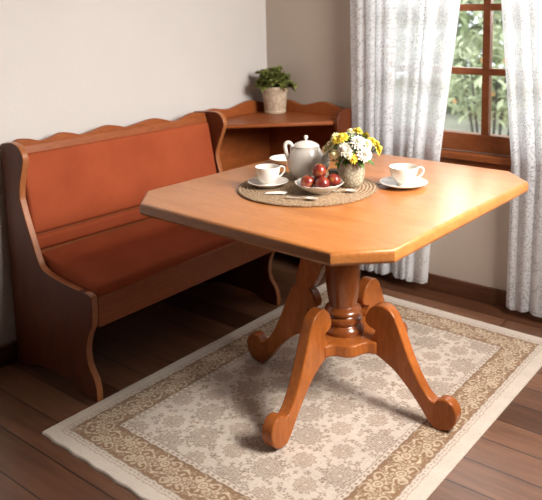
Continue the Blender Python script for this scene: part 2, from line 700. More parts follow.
def grid_mesh(name, X, Y, Z, col, mat, thick=None):
    """X,Y,Z arrays (rows, cols) -> mesh object with colour attribute"""
    nr, nc = X.shape
    co = np.stack([X, Y, Z], -1).reshape(-1, 3).astype(np.float32)
    me = bpy.data.meshes.new(name)
    idx = np.arange(nr * nc).reshape(nr, nc)
    q = np.stack([idx[:-1, :-1], idx[:-1, 1:], idx[1:, 1:], idx[1:, :-1]], -1).reshape(-1, 4)
    me.vertices.add(len(co))
    me.vertices.foreach_set('co', co.ravel())
    me.loops.add(q.size)
    me.loops.foreach_set('vertex_index', q.ravel().astype(np.int32))
    me.polygons.add(len(q))
    me.polygons.foreach_set('loop_start', np.arange(0, q.size, 4, dtype=np.int32))
    me.polygons.foreach_set('loop_total', np.full(len(q), 4, dtype=np.int32))
    me.update(calc_edges=True)
    me.polygons.foreach_set('use_smooth', [True] * len(q))
    at = me.color_attributes.new('Col', 'FLOAT_COLOR', 'POINT')
    at.data.foreach_set('color', col.reshape(-1, 4).astype(np.float32).ravel())
    me.materials.append(mat)
    o = bpy.data.objects.new(name, me)
    COL.objects.link(o)
    return o


def rug():
    W, L = RUG[1] - RUG[0], RUG[3] - RUG[2]
    st = .0026
    nx, ny = int(W / st), int(L / st)
    u, v = np.meshgrid(np.linspace(0, W, nx), np.linspace(0, L, ny))
    rs = np.random.default_rng(3)
    # wobble so that the drawn lines look knotted by hand
    wob = .0012
    U = u + wob * np.sin(v * 210) + wob * np.sin(v * 97 + u * 40)
    V = v + wob * np.sin(u * 190) + wob * np.sin(u * 83 + v * 31)
    cream = np.array([.70, .615, .53])
    tan = np.array([.30, .175, .095])
    taupe = np.array([.235, .145, .085])
    lightc = np.array([.66, .54, .39])
    img = np.empty((ny, nx, 3))
    img[:] = cream
    ex = np.minimum(U, W - U)
    ey = np.minimum(V, L - V)
    e = np.minimum(ex, ey)
    # distance along the border for each side
    horiz = ey < ex
    s = np.where(horiz, U, V)
    slen = np.where(horiz, W, L)
    a1, a2, a3 = .066, .176, .196

    def paint(mask, c, k=1.0):
        img[mask] = img[mask] * (1 - k) + np.array(c) * k

    # outer guard with little motifs
    paint(np.abs(e - .044) < .0018, tan, .5)
    g1 = (e > .047) & (e < .063)
    per = .034
    ph = (s % per) - per / 2
    paint(g1 & ((ph / .008) ** 2 + ((e - .055) / .0045) ** 2 < 1), tan, .45)
    paint(g1 & ((((s + per / 2) % per - per / 2) / .004) ** 2 + ((e - .055) / .003) ** 2 < 1), tan, .6)
    paint(np.abs(e - .065) < .002, taupe, .6)
    # main border
    mb = (e > a1) & (e < a2)
    paint(mb, tan)
    mid = (a1 + a2) / 2
    hw = (a2 - a1) / 2
    q = (e - mid)
    nper = np.round(slen / .165)
    per = slen / nper
    sp = s / per * 2 * PI
    wave = hw * .62 * np.sin(sp)
    dsl = np.sqrt(1 + (hw * .62 * 2 * PI / per * np.cos(sp)) ** 2)
    paint(mb & (np.abs(q - wave) / dsl < .0058), lightc)
    wave2 = -hw * .50 * np.sin(sp + .5)
    ds2 = np.sqrt(1 + (hw * .5 * 2 * PI / per * np.cos(sp + .5)) ** 2)
    paint(mb & (np.abs(q - wave2) / ds2 < .0036), lightc, .9)

    def ros(cs, cq, R, n, sign=1, kq=0):
        """rosette in border coordinates at phase cs (0..1), offset cq"""
        ds = ((s / per - cs + .5) % 1 - .5) * per
        dq = q - cq
        r = np.hypot(ds, dq)
        th = np.arctan2(dq, ds)
        pet = R * (.72 + .28 * np.cos(n * th))
        inside = mb & (r < pet)
        paint(mb & (r < pet + .0045), tan)
        paint(inside, lightc)
        paint(inside & (np.abs(r - R * .48) < .0022), tan, .9)
        paint(inside & (np.abs(np.sin(n * th / 2 + PI / 2 * 0)) < .16) & (r > R * .5), tan, .55)
        paint(mb & (r < R * .24), tan, .9)
        paint(mb & (r < R * .13), lightc)

    ros(.25, -hw * .26, .036, 8)
    ros(.75, hw * .26, .036, 8)
    ros(0, 0, .019, 5)
    ros(.5, 0, .019, 5)
    for cs, cq, R in ((.12, hw * .66, .011), (.38, hw * .66, .011), (.62, -hw * .66, .011), (.88, -hw * .66, .011)):
        ros(cs, cq, R, 4)
    # spiral tendrils
    for cs, cq, sg in ((.06, -hw * .6, 1), (.44, -hw * .6, -1), (.56, hw * .6, 1), (.94, hw * .6, -1)):
        ds = ((s / per - cs + .5) % 1 - .5) * per
        dq = q - cq
        r = np.hypot(ds, dq)
        th = np.arctan2(dq, ds) * sg
        paint(mb & (r < .021) & (np.cos(th - r * 360) > .25), lightc, .85)
    # inner guard
    paint(np.abs(e - a2) < .0022, taupe, .9)
    g2 = (e > a2 + .002) & (e < a3)
    paint(g2, cream)
    ph = (s % .022) - .011
    paint(g2 & ((ph / .006) ** 2 + ((e - (a2 + a3) / 2) / .005) ** 2 < 1), tan, .7)
    paint(np.abs(e - a3) < .0016, taupe, .7)
    # field
    fld = e > a3 + .0015
    fx, fy = W / 2, L / 2

    def med(cx, cy, R, n, rot, tone, k=.8, lobes=.10, sq=1.0):
        if min(cx, W - cx) < a3 - .02 or min(cy, L - cy) < a3 - .02:
            return
        x0 = max(0, int((cx - R * 1.4) / st)); x1 = min(nx, int((cx + R * 1.4) / st) + 2)
        y0 = max(0, int((cy - R * 1.4) / st)); y1 = min(ny, int((cy + R * 1.4) / st) + 2)
        if x1 <= x0 or y1 <= y0:
            return
        sl = (slice(y0, y1), slice(x0, x1))
        dx, dy = U[sl] - cx, (V[sl] - cy) * sq
        r = np.hypot(dx, dy)
        th = np.arctan2(dy, dx) + rot
        pet = R * (1 - lobes + lobes * np.cos(n * th))
        f = fld[sl]
        sub = img[sl]

        def p(mk, c, kk):
            mk = mk & f
            sub[mk] = sub[mk] * (1 - kk) + np.array(c) * kk
        p((r < pet) & ((R < .02) | (np.sin(dx * 900 + 2 * np.sin(dy * 300)) + np.sin(dy * 850 + dx * 200) > -.55)), tone, k)
        if R > .02:
            p((r < pet) & (np.abs(r - R * .66) < .0016), cream, .55)
            p((r < pet * .9) & (r > R * .62) & (np.cos(n * th) > .92), cream, .4)
            p((r < R * .52) & (np.cos(2 * n * th) > .35) & (r > R * .26), cream, .45)
            p(r < R * .12, cream, .8)
        elif R > .010:
            p(r < R * .32, cream, .7)

    pitch_ = .135
    for i in range(-1, 12):
        for j in range(-1, 16):
            cx = fx + (i - 5) * pitch_ + (j % 2) * pitch_ / 2
            cy = fy + (j - 7) * pitch_ * .74
            big = (i + j) % 2 == 0
            R = .055 if big else .040
            med(cx + rs.normal(0, .004), cy + rs.normal(0, .004), R, 13 if big else 10, rs.uniform(0, 6),
                taupe if big else tan * .95, .72)
            for k in range(9):
                a = k * 2 * PI / 9 + rs.uniform(-.3, .3)
                rr = rs.uniform(.062, .078)
                med(cx + rr * math.cos(a), cy + rr * math.sin(a) * .85, rs.uniform(.007, .0145), 4, rs.uniform(0, 6),
                    tan if k % 2 else taupe, .62, .3)
    # thin vines between the medallions
    for kx, ky, phs in ((1, 1, 0), (1, -1, .4)):
        w_ = (U * kx + V * ky * .9) / .09 + .35 * np.sin((U * ky - V * kx) * 48 + phs)
        d_ = np.abs((w_ % 1) - .5)
        mk = fld & (d_ < .013)
        img[mk] = img[mk] * .6 + tan * .4
    # slight colour changes of hand dyed wool
    ab = .04 * np.sin(v * 55) * np.sin(v * 13) + rs.normal(0, .045, (ny, nx))
    img *= (1 + ab)[..., None]
    img = np.clip(img, 0, 1)
    x = RUG[0] + u
    y = RUG[2] + v
    a = -.0176
    X = 1.5 + (x - 1.5) * math.cos(a) - (y + 1.4) * math.sin(a)
    Y = -1.4 + (x - 1.5) * math.sin(a) + (y + 1.4) * math.cos(a)
    Y = Y + np.where(v < .02, .002 * np.sin(u * 60), 0)
    Z = np.full_like(X, .009) + rs.normal(0, .00035, X.shape)
    bd = np.minimum(np.minimum(u, W - u), np.minimum(v, L - v))
    Z -= np.where(bd < .0015, .0085, 0)
    # a loose thread lifts the edge by the bench foot
    col = np.concatenate([img, np.ones((ny, nx, 1))], -1)
    o = grid_mesh('rug', X, Y, Z, col, M['rug'])
    tag(o, 'cream rug with a tan floral scroll border lying under the table', 'rug')


rug()

# ------------------------------------------------------------------ bench
FY, NY = -.57, -1.5975          # far and near outer faces of the end panels
side_prof = [(.022, 0), (.022, .45), (.022, .877), (.085, .886), (.128, .878), (.154, .856), (.163, .83), (.156, .80),
             (.135, .745), (.124, .69), (.131, .655), (.152, .597), (.182, .53), (.205, .475), (.232, .432), (.29, .413),
             (.36, .404), (.44, .398), (.505, .396), (.53, .386), (.531, .33), (.525, .283), (.502, .243), (.484, .19),
             (.488, .13), (.520, .082), (.531, .045), (.531, 0), (.46, 0), (.40, .022), (.34, .032), (.20, .032),
             (.14, .022), (.08, 0)]
side_corner = {0, 1, 2, 19, 27, 28, 33, 26}


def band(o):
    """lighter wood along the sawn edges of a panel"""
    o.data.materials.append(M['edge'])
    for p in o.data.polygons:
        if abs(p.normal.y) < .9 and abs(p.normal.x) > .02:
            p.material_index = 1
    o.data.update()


sp_out = smooth_pts(side_prof, 4, side_corner)
bench = thing('corner_bench', (.28, -1.08, 0),
              'reddish wooden bench with rust velvet seat and backrest along the left wall', 'bench')
bm = B()
prism(bm, sp_out, lambda a, b, t: (a, t, b), NY, NY + .026)
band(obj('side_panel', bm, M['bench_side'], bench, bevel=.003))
far_prof = [(a + (float(np.interp(b, [.44, .52, .60, .66, .75, .9], [0, .018, .034, .038, .056, .066])) if a > .03 else 0), b)
            for a, b in side_prof]
bm = B()
prism(bm, smooth_pts(far_prof, 4, side_corner), lambda a, b, t: (a, t, b), FY - .026, FY)
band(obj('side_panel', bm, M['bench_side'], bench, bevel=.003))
Y0, Y1 = NY + .026, FY - .026
# backrest: reclined wooden board, crest rail, upholstered panel
def lean(z, y=0):            # x of the cushion's front face at height z; the back is a little deeper at the corner
    return .132 - (z - .846) * .19 - .036 * min(1, max(0, (Y1 - y) / (Y1 - Y0)))


def skew(bm):
    for v in bm.verts:
        v.co.x -= .036 * (Y1 - v.co.y) / (Y1 - Y0)


bm = B()
prism(bm, [(lean(.42, Y1) - .050, .42), (lean(.42, Y1) - .022, .42), (lean(.86, Y1) - .022, .86), (lean(.86, Y1) - .050, .86)],
      lambda a, b, t: (a, t, b), Y0, Y1)
skew(bm)
obj('backrest_board', bm, M['bench'], bench)
crest = [(Y0, .83)]
bumps = [(Y0, .882), (-1.545, .890), (-1.50, .884), (-1.460, .872), (-1.42, .877), (-1.372, .890), (-1.32, .882), (-1.277, .869),
         (-1.23, .876), (-1.156, .890), (-1.10, .882), (-1.055, .870), (-1.00, .876), (-.905, .888), (-.84, .874), (-.79, .860),
         (-.74, .868), (-.676, .885), (Y1, .876)]
crest += [(y, z) for y, z in cr(bumps, 4)] + [(Y1, .83)]
bm = B()
prism(bm, crest, lambda a, b, t: (t, a, b), .082, .106)
skew(bm)
obj('crest_rail', bm, M['bench'], bench, bevel=.004)


def pillow(bm, fr, u0, u1, v0, v1, th, rr=.02, nu=48, nv=16, sag=0):
    """puffed panel: fr(u,v,w)->xyz; top surface bulges"""
    def h(u, v):
        a = min(u - u0, u1 - u) / rr
        b = min(v - v0, v1 - v) / rr
        f = 1
        for q in (a, b):
            q = min(1, max(0, q))
            f *= math.sqrt(max(0, 1 - (1 - q) ** 2))
        du = (u - (u0 + u1) / 2) / ((u1 - u0) / 2)
        dv = (v - (v0 + v1) / 2) / ((v1 - v0) / 2)
        return th * f * (.55 + .45 * 1) + sag * (1 - du * du) * (1 - dv * dv)
    def sp(n, lo, hi):
        base = [0, .12, .3, .6, 1]
        e = [lo + rr * q for q in base]
        mid = [lo + rr + (hi - lo - 2 * rr) * k / n for k in range(1, n)]
        return e + mid + [hi - (x - lo) for x in reversed(e)]
    us, vs = sp(nu, u0, u1), sp(nv, v0, v1)
    top = [[bm.verts.new(fr(u, v, h(u, v))) for v in vs] for u in us]
    for i in range(len(us) - 1):
        for j in range(len(vs) - 1):
            bm.faces.new((top[i][j], top[i + 1][j], top[i + 1][j + 1], top[i][j + 1]))
    # closed underside
    ring = [top[i][0] for i in range(len(us))] + [top[-1][j] for j in range(1, len(vs))] + \
           [top[i][-1] for i in range(len(us) - 2, -1, -1)] + [top[0][j] for j in range(len(vs) - 2, 0, -1)]
    bm.faces.new(ring)


bm = B()
pillow(bm, lambda u, v, w: (lean(v, u) - .024 + w, u, v + w * .2), Y0 + .004, Y1 - .002, .529, .833, .022, .014, sag=.005)
obj('backrest_cushion', bm, M['velvet'], bench)
bm = B()
pillow(bm, lambda u, v, w: (lean(v, u) - .024 + w, u, v + w * .2), Y0 + .004, Y1 - .002, .468, .524, .019, .010, nv=4)
obj('lower_back_rail', bm, M['velvet'], bench)
bm = B()
box(bm, .10, .515, Y0, Y1, .355, .382)
obj('seat_board', bm, M['bench'], bench)


def seatf(u, v, w):      # v = x from back to front, slopes down to the front
    t = max(0, v - .16) / .36
    base = .383
    top = .462 - .053 * t ** 1.1
    return (v, u, base + (top - base) * (w / .03) if w <= .03 else top + (w - .03))


bm = B()
pillow(bm, seatf, Y0 + .003, Y1 - .003, .146, .527, .03, .018, sag=.010)
obj('seat_cushion', bm, M['velvet'], bench)
bm = B()
box(bm, .512, .530, Y0, Y1, .268, .384)
obj('seat_rail', bm, M['bench'], bench, bevel=.005)
bm = B()
box(bm, .09, .106, Y0, Y1, .27, .355)
obj('rear_rail', bm, M['bench'], bench)

# ------------------------------------------------------------------ corner shelf unit
cs = thing('corner_shelf_unit', (.3, -.28, 0),
           'reddish wooden corner shelf with wavy back rails holding the potted plant', 'shelf')
CF = FY + .002
bm = B()
box(bm, .018, .036, CF, -.004, 0.08, .80)
obj('back_board', bm, M['bench'], cs)
bm = B()
box(bm, .036, .588, -.036, -.018, 0.08, .80)
obj('back_board', bm, M['bench'], cs)
cb = [(CF, .866), (-.52, .872), (-.46, .876), (-.40, .865), (-.34, .862), (-.27, .876), (-.20, .888), (-.13, .878), (-.06, .862), (-.02, .868)]
bm = B()
prism(bm, [(CF, .79)] + cr(cb, 4) + [(-.02, .79)], lambda a, b, t: (t, a, b), .018, .040)
obj('crest_rail', bm, M['bench'], cs, bevel=.004)
cb = [(.04, .866), (.09, .874), (.15, .884), (.20, .878), (.27, .862), (.34, .876), (.40, .888), (.46, .878), (.52, .862), (.588, .866)]
bm = B()
prism(bm, [(.04, .79)] + cr(cb, 4) + [(.588, .79)], lambda a, b, t: (a, t, b), -.040, -.018)
obj('crest_rail', bm, M['bench'], cs, bevel=.004)
bm = B()
shp = [(.036, -.036), (.036, CF), (.205, CF), (.588, -.19), (.588, -.036)]
prism(bm, shp, lambda a, b, t: (a, b, t), .801, .820)
obj('shelf_board', bm, M['bench'], cs, bevel=.006, segs=3)
# right end panel with the rounded ear at the top
ear = [(.022, .08), (.022, .868), (.085, .874), (.135, .872), (.172, .862), (.196, .832), (.2, .79), (.186, .745), (.165, .69),
       (.168, .64), (.19, .58), (.225, .50), (.25, .44), (.25, .38), (.25, .08)]
bm = B()
prism(bm, smooth_pts(ear, 4, {0, 1, 12, 13, 14}), lambda a, b, t: (t, -a, b), .588, .610)
obj('side_panel', bm, M['bench_side'], cs, bevel=.004)
bm = B()
prism(bm, [(.036, -.036), (.036, CF), (.30, CF), (.588, -.25), (.588, -.036)], lambda a, b, t: (a, b, t), .375, .40)
obj('corner_seat_board', bm, M['bench'], cs, bevel=.004)
bm = B()
pillow(bm, lambda u, v, w: (.036 + .02 + w, u, v), CF + .01, -.06, .44, .56, .02, .014, nu=10, nv=4)
obj('lower_back_rail', bm, M['bench'], cs)

# ------------------------------------------------------------------ table
TX, TY, TR = 1.1888, -1.045, -.0368
HX, HY, CH = .4930, .5502, .1151
table = thing('dining_table', (TX, TY, .0105),
              'honey wooden pedestal table with a cut-corner top and four scrolled legs', 'table')


def oct_pts(hx, hy, c):
    return [(-hx + c, -hy), (hx - c, -hy), (hx, -hy + c), (hx, hy - c), (hx - c, hy), (-hx + c, hy), (-hx, hy - c), (-hx, -hy + c)]


bm = B()
lay = [(-.024, .7195), (-.012, .7195), (-.004, .7225), (0, .730), (0, .7475), (-.0012, .7530), (-.004, .7570), (-.008, .7592), (-.013, .7600)]
rings = []
for off, z in lay:
    r_ = []
    for (x, y) in oct_pts(HX + off, HY + off, CH + off * .586):
        X, Y = rot2(x, y, TR)
        r_.append(bm.verts.new((TX + X, TY + Y, z)))
    rings.append(r_)
for a, b in zip(rings, rings[1:]):
    for k in range(8):
        bm.faces.new((a[k], a[(k + 1) % 8], b[(k + 1) % 8], b[k]))
bm.faces.new(rings[0])
bm.faces.new(rings[-1])
o = obj('table_top', bm, M['table_top'], table)
o.data.set_sharp_from_angle(angle=math.radians(28))
BXc, BYc = TX + .010, TY + .005
# bearers under the top
bm = B()
box(bm, BXc - .36, BXc + .36, BYc - .035, BYc + .035, .682, .7193)
obj('bearer', bm, M['table_leg'], table, bevel=.004)
bm = B()
box(bm, BXc - .035, BXc + .035, BYc + .036, BYc + .40, .682, .7193)
box(bm, BXc - .035, BXc + .035, BYc - .40, BYc - .036, .682, .7193)
obj('bearer', bm, M['table_leg'], table, bevel=.004)
col_prof = [(0, .245), (.080, .245), (.082, .252), (.080, .262), (.071, .270), (.066, .276), (.070, .282), (.074, .290), (.072, .298),
            (.062, .304), (.060, .308), (.068, .313), (.070, .320), (.066, .328), (.056, .333), (.052, .338), (.053, .345),
            (.057, .365), (.062, .40), (.065, .44), (.066, .49), (.064, .54), (.058, .58), (.050, .605), (.048, .612),
            (.056, .618), (.060, .628), (.056, .638), (.048, .645), (.06, .66), (.078, .672), (.08, .682), (0, .682)]
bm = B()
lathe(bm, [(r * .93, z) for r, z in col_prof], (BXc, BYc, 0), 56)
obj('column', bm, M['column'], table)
# platform the legs are let into
pl = []
for k in range(4):
    a = k * PI / 2
    for (r, t) in ((.150, -.032), (.150, .032), (.118, .040), (.108, .060), (.098, .098), (.060, .108), (.040, .118)):
        pass
plat = []
q = [(.150, 0.030), (.128, .036), (.116, .052), (.110, .074), (.104, .088), (.088, .104), (.074, .110), (.052, .116), (.036, .128), (.030, .150)]
for k in range(4):
    for (x, y) in q:
        plat.append(rot2(x, y, k * PI / 2))
bm = B()
prism(bm, plat, lambda a, b, t: (BXc + a, BYc + b, t), .203, .2455)
obj('platform', bm, M['table_leg'], table, bevel=.006, segs=3)
leg_prof = [(.104, .320), (.118, .352), (.146, .374), (.180, .376), (.212, .356), (.233, .322), (.254, .28), (.280, .225), (.312, .170),
            (.346, .125), (.370, .104), (.388, .100), (.400, .112), (.425, .120), (.449, .109), (.464, .083), (.460, .050),
            (.440, .022), (.412, .0105), (.384, .0105), (.356, .034), (.320, .074), (.272, .120), (.218, .162), (.172, .186),
            (.135, .205), (.125, .245), (.138, .270), (.140, .285), (.122, .290), (.106, .302)]
leg_prof = [(r if r < .2 else r - .024 * min(1, (r - .2) / .2), z) for r, z in leg_prof]
lp = smooth_pts(leg_prof, 4, {18, 19})
for k in range(4):
    a = -PI / 2 + k * PI / 2 + (.028 if k == 0 else .004)
    def fr(r, z, t, a=a):
        return (BXc + r * math.cos(a) - t * math.sin(a), BYc + r * math.sin(a) + t * math.cos(a), z)
    bm = B()
    prism(bm, lp, fr, -.021, .021)
    obj('leg', bm, M['table_leg'], table, bevel=.005, segs=3)
# curved strut between the left leg and the top
st_pts = [(.088, .690), (.072, .50), (.085, .44), (.112, .385), (.135, .36), (.188, .356), (.192, .40), (.176, .45), (.166, .50), (.19, .56), (.25, .62), (.30, .690)]
bm = B()
prism(bm, smooth_pts(st_pts, 4, {0, 11, 4, 5}), lambda r, z, t: (BXc - r, BYc + t, z), -.022, .022)
obj('strut', bm, M['table_leg'], table, bevel=.004)

# ------------------------------------------------------------------ things on the table
R2 = Vector((.795, .607, 0))          # image right and depth directions on the table plane
F2 = Vector((-.607, .795, 0))
Z0 = .7604
mc = (1.118, -1.130)
bm = B()
prof = [(0, 0), (.234, 0), (.2365, .002), (.2365, .004), (.234, .006)]
nr = 17
for i in range(nr):
    r = .232 - i * .0125
    prof += [(r, .0055), (r - .0035, .0068), (r - .009, .0068), (max(r - .0125, 0.004), .0055)]
prof += [(0, .006)]
lathe(bm, prof, (mc[0], mc[1], Z0), 96)
mat_o = obj('placemat', bm, M['jute'], base=(mc[0], mc[1], Z0))
tag(mat_o, 'round woven jute placemat lying on the wooden table', 'placemat')
ZM = Z0 + .0074


def cup_parts(t, c, rr, h, foot, flare, hang):
    """teacup with a handle towards angle hang; c = base centre"""
    bm = B()
    o_ = [(0, 0), (foot, 0), (foot, .004), (foot * .9, .006)]
    for i in range(13):
        s = i / 12
        r = foot * .9 + (rr - foot * .9) * (math.sin(s * PI / 2) ** flare)
        o_.append((r, .007 + (h - .007) * s))
    i_ = [(rr - .0012, h + .0008), (rr - .0026, h - .0005)]
    for i in range(12, 0, -1):
        s = i / 12
        r = foot * .9 + (rr - foot * .9) * (math.sin(s * PI / 2) ** flare) - .0028
        i_.append((max(r, .003), .0095 + (h - .010) * s))
    i_.append((0, .0095))
    lathe(bm, o_ + i_, c, 48)
    obj('cup_body', bm, M['ceramic'], t)
    d = Vector((math.cos(hang), math.sin(hang), 0))
    Cc = Vector(c)
    pts = [(rr * .93, h * .82), (rr + .010, h * .90), (rr + .022, h * .80), (rr + .021, h * .58), (rr + .008, h * .38), (rr * .80, h * .30)]
    pts = [tuple(Cc + d * a + Vector((0, 0, b))) for a, b in cr(pts, 5)]
    bm = B()
    tube(bm, pts, .0032, 10)
    obj('handle', bm, M['ceramic'], t)


def saucer(c, R, label, group='saucers on the table', mat='ceramic'):
    bm = B()
    lathe(bm, [(0, .002), (R * .5, .002), (R * .52, 0), (R * .56, 0), (R * .58, .003), (R * .8, .008), (R * .97, .0145), (R, .0165),
               (R * .985, .0178), (R * .8, .0115), (R * .58, .0065), (R * .42, .0055), (R * .36, .0045), (0, .0045)], c, 56)
    o = obj('saucer', bm, M[mat], base=c)
    tag(o, label, 'saucer', group)
    return o


hang = math.atan2(.607, .795)
# left cup
cl = (1.003, -1.200, ZM)
saucer(cl, .070, 'white saucer under the left teacup on the jute placemat')
t = thing('teacup', (cl[0], cl[1], ZM + .0053), 'white teacup standing left of the teapot on the jute placemat', 'cup', 'teacups')
cup_parts(t, (cl[0], cl[1], ZM + .0053), .0430, .061, .026, .62, hang + .55)
# right cup
crr = (1.375, -.928, Z0)
saucer(crr, .082, 'white saucer under the right teacup, standing on bare table wood')
t = thing('teacup', (crr[0], crr[1], Z0 + .0053), 'white flared teacup at the right, standing off the placemat', 'cup', 'teacups')
cup_parts(t, (crr[0], crr[1], Z0 + .0053), .0495, .063, .023, .85, hang + .25)
# bowl-like dish behind the teapot
sd = (.822, -.872, Z0)
bm = B()
lathe(bm, [(0, 0), (.032, 0), (.034, .003), (.05, .010), (.062, .022), (.066, .0255), (.0645, .0262), (.058, .021), (.045, .011),
           (.03, .006), (0, .005)], sd, 48)
tag(obj('small_dish', bm, M['ceramic'], base=sd), 'small white dish half hidden behind the teapot at the back edge', 'dish')

# teapot
tp = Vector((1.053, -1.048, ZM))
t = thing('teapot', tuple(tp), 'white ceramic teapot with a knobbed lid in the middle of the placemat', 'teapot')
bm = B()
body = [(0, 0), (.040, 0), (.041, .004), (.046, .010), (.056, .022), (.0635, .040), (.0660, .058), (.0635, .078), (.0570, .095),
        (.0500, .107), (.0475, .112), (.0475, .116), (.0445, .1165), (.043, .110), (0, .108)]
lathe(bm, body, tp, 56)
obj('teapot_body', bm, M['ceramic'], t)
bm = B()
lathe(bm, [(0, .1165), (.0455, .1165), (.0475, .1185), (.0460, .1210), (.040, .1258), (.030, .1310), (.018, .1350), (.007, .137), (0, .137)], tp, 56)
ld = obj('lid', bm, M['ceramic'], t)
bm = B()
lathe(bm, [(.0045, .136), (.0035, .140), (.005, .143), (.0075, .147), (.0078, .151), (.0055, .155), (0, .1565)], tp, 24)
obj('knob', bm, M['ceramic'], ld)


def along(a, z, dep=0):
    return tuple(tp + R2 * a + F2 * dep + Vector((0, 0, z)))


sp_ = cr([(.040, .045, .024), (.056, .050, .022), (.068, .064, .0175), (.071, .084, .012), (.075, .100, .0088), (.080, .113, .0070), (.086, .122, .0068)], 5)
bm = B()
tube(bm, [along(a * .97, z, -.028 * min(1, a / .06)) for a, z, _ in sp_], [r for _, _, r in sp_], 20)
obj('spout', bm, M['ceramic'], t)
hp = cr([(-.052, .050), (-.063, .075), (-.0690, .096), (-.073, .114), (-.072, .126), (-.064, .132), (-.054, .129), (-.0495, .120), (-.0495, .110), (-.050, .098)], 5)
bm = B()
tube(bm, [along(a, z, -.006) for a, z in hp], [.0070 if i < 30 else .0062 for i in range(len(hp))], 14)
obj('handle', bm, M['ceramic'], t)

# fruit bowl
bw = Vector((1.200, -1.174, ZM))
bm = B()
bp_ = [(0, 0), (.034, 0), (.036, .003), (.048, .009), (.064, .019), (.077, .030), (.0800, .034), (.0790, .0352), (.0765, .0335), (.063, .0225),
       (.047, .0125), (.030, .0075), (0, .0065)]
rings = []
seg = 72
for r, z in bp_:
    if r == 0:
        rings.append([bm.verts.new((bw.x, bw.y, bw.z + z))])
    else:
        rings.append([bm.verts.new((bw.x + (r * (1 + (.018 * math.cos(12 * 2 * PI * k / seg) if r > .06 else 0))) * math.cos(2 * PI * k / seg),
                                    bw.y + (r * (1 + (.018 * math.cos(12 * 2 * PI * k / seg) if r > .06 else 0))) * math.sin(2 * PI * k / seg),
                                    bw.z + z + (.0012 * math.cos(12 * 2 * PI * k / seg) if r > .07 else 0))) for k in range(seg)])
for a, b in zip(rings, rings[1:]):
    for k in range(seg):
        k2 = (k + 1) % seg
        if len(a) == 1:
            bm.faces.new((a[0], b[k], b[k2]))
        elif len(b) == 1:
            bm.faces.new((a[k], b[0], a[k2]))
        else:
            bm.faces.new((a[k], b[k], b[k2], a[k2]))
tag(obj('fruit_bowl', bm, M['glass_dish'], base=bw), 'shallow white scalloped bowl of fruit in front of the vase', 'bowl')
fr_ = [(-.038, .000, .0345, .0235, 'dark red plum at the left side of the fruit bowl'),
       (.009, -.020, .0325, .0245, 'red and green plum at the front of the bowl, below the topmost'),
       (.047, .004, .0375, .0235, 'reddish amber plum at the right side of the bowl, nearest the vase'),
       (-.001, .030, .0330, .0215, 'plum at the back of the bowl, behind the topmost one'),
       (.000, .004, .0700, .0242, 'bright red plum lying on top of the others in the bowl')]


def plum(name, c, R, tilt, label):
    t = thing(name, tuple(c), label, 'plum', 'plums in the fruit bowl')
    bm = B()
    prof = []
    for i in range(17):
        a = PI * i / 16
        r = R * math.sin(a)
        z = -R * math.cos(a) * .97
        if i > 12:
            z -= R * .10 * ((i - 12) / 4) ** 2
        prof.append((0 if i in (0, 16) else r, z))
    lathe(bm, prof, (0, 0, 0), 32)
    for v in bm.verts:       # the seam of the fruit
        ang = math.atan2(v.co.y, v.co.x)
        v.co.xy = v.co.xy * (1 - .045 * math.exp(-(ang / .22) ** 2))
    bmesh.ops.rotate(bm, verts=bm.verts, cent=(0, 0, 0), matrix=Matrix.Rotation(tilt, 3, 'X') @ Matrix.Rotation(tilt * 2.3, 3, 'Z'))
    bmesh.ops.translate(bm, verts=bm.verts, vec=c)
    obj('flesh', bm, M['fruit'], t)
    bm = B()
    d = Matrix.Rotation(tilt, 3, 'X') @ Vector((0, 0, 1))
    tube(bm, [tuple(c + d * R * .85), tuple(c + d * R * 1.1 + Vector((.001, 0, 0)))], [.0012, .0008], 6)
    obj('stalk', bm, M['bark'], t)


for i, (a, d, z, R, lab) in enumerate(fr_):
    plum('plum', bw + R2 * a + F2 * d + Vector((0, 0, z)), R, (-.7, .9, -.4, .5, 1.0)[i], lab)

# small jam jar
jc = Vector((1.158, -1.024, ZM))
t = thing('jam_jar', tuple(jc), 'small amber jar with a dark lid behind the fruit bowl', 'jar')
bm = B()
lathe(bm, [(0, 0), (.018, 0), (.021, .003), (.021, .027), (.018, .031), (0, .031)], jc, 32)
obj('jar_body', bm, M['jam'], t)
bm = B()
lathe(bm, [(0, .031), (.0215, .031), (.022, .033), (.022, .039), (.0205, .041), (0, .041)], jc, 32)
obj('lid', bm, M['lid_metal'], t)

# vase of flowers
vc = Vector((1.240, -1.044, ZM))
t = thing('flower_vase', tuple(vc), 'mottled stoneware vase of white and yellow flowers on the placemat', 'vase')
bm = B()
lathe(bm, [(0, 0), (.030, 0), (.033, .002), (.039, .014), (.0445, .034), (.0462, .052), (.0448, .068), (.0430, .077), (.0432, .083), (.0425, .085),
           (.0395, .084), (.039, .076), (.040, .050), (0, .048)], vc, 48)
obj('vase_body', bm, M['vase'], t)


def head(bm, c, nrm, R, rings=4, n=12, dome=.55):
    nrm = Vector(nrm).normalized()
    a = nrm.cross(Vector((0, 0, 1)) if abs(nrm.z) < .9 else Vector((1, 0, 0))).normalized()
    b = nrm.cross(a)
    c = Vector(c)
    for k in range(rings):
        el = .12 + k * (1.25 / max(1, rings - 1))
        L = R * (1 - .14 * k)
        m_ = max(5, n - 2 * k)
        for j in range(m_):
            th = 2 * PI * (j + .5 * (k % 2)) / m_ + random.uniform(-.1, .1)
            rad = a * math.cos(th) + b * math.sin(th)
            d = rad * math.cos(el) + nrm * math.sin(el)
            up_ = nrm * math.cos(el) - rad * math.sin(el)
            leaf(bm, c + nrm * (-.15 * R), d, L * random.uniform(.9, 1.08), L * .52, up_, .35, 3)
    r = bmesh.ops.create_icosphere(bm, subdivisions=2, radius=R * .34)
    for v in r['verts']:
        v.co += c + nrm * R * .18


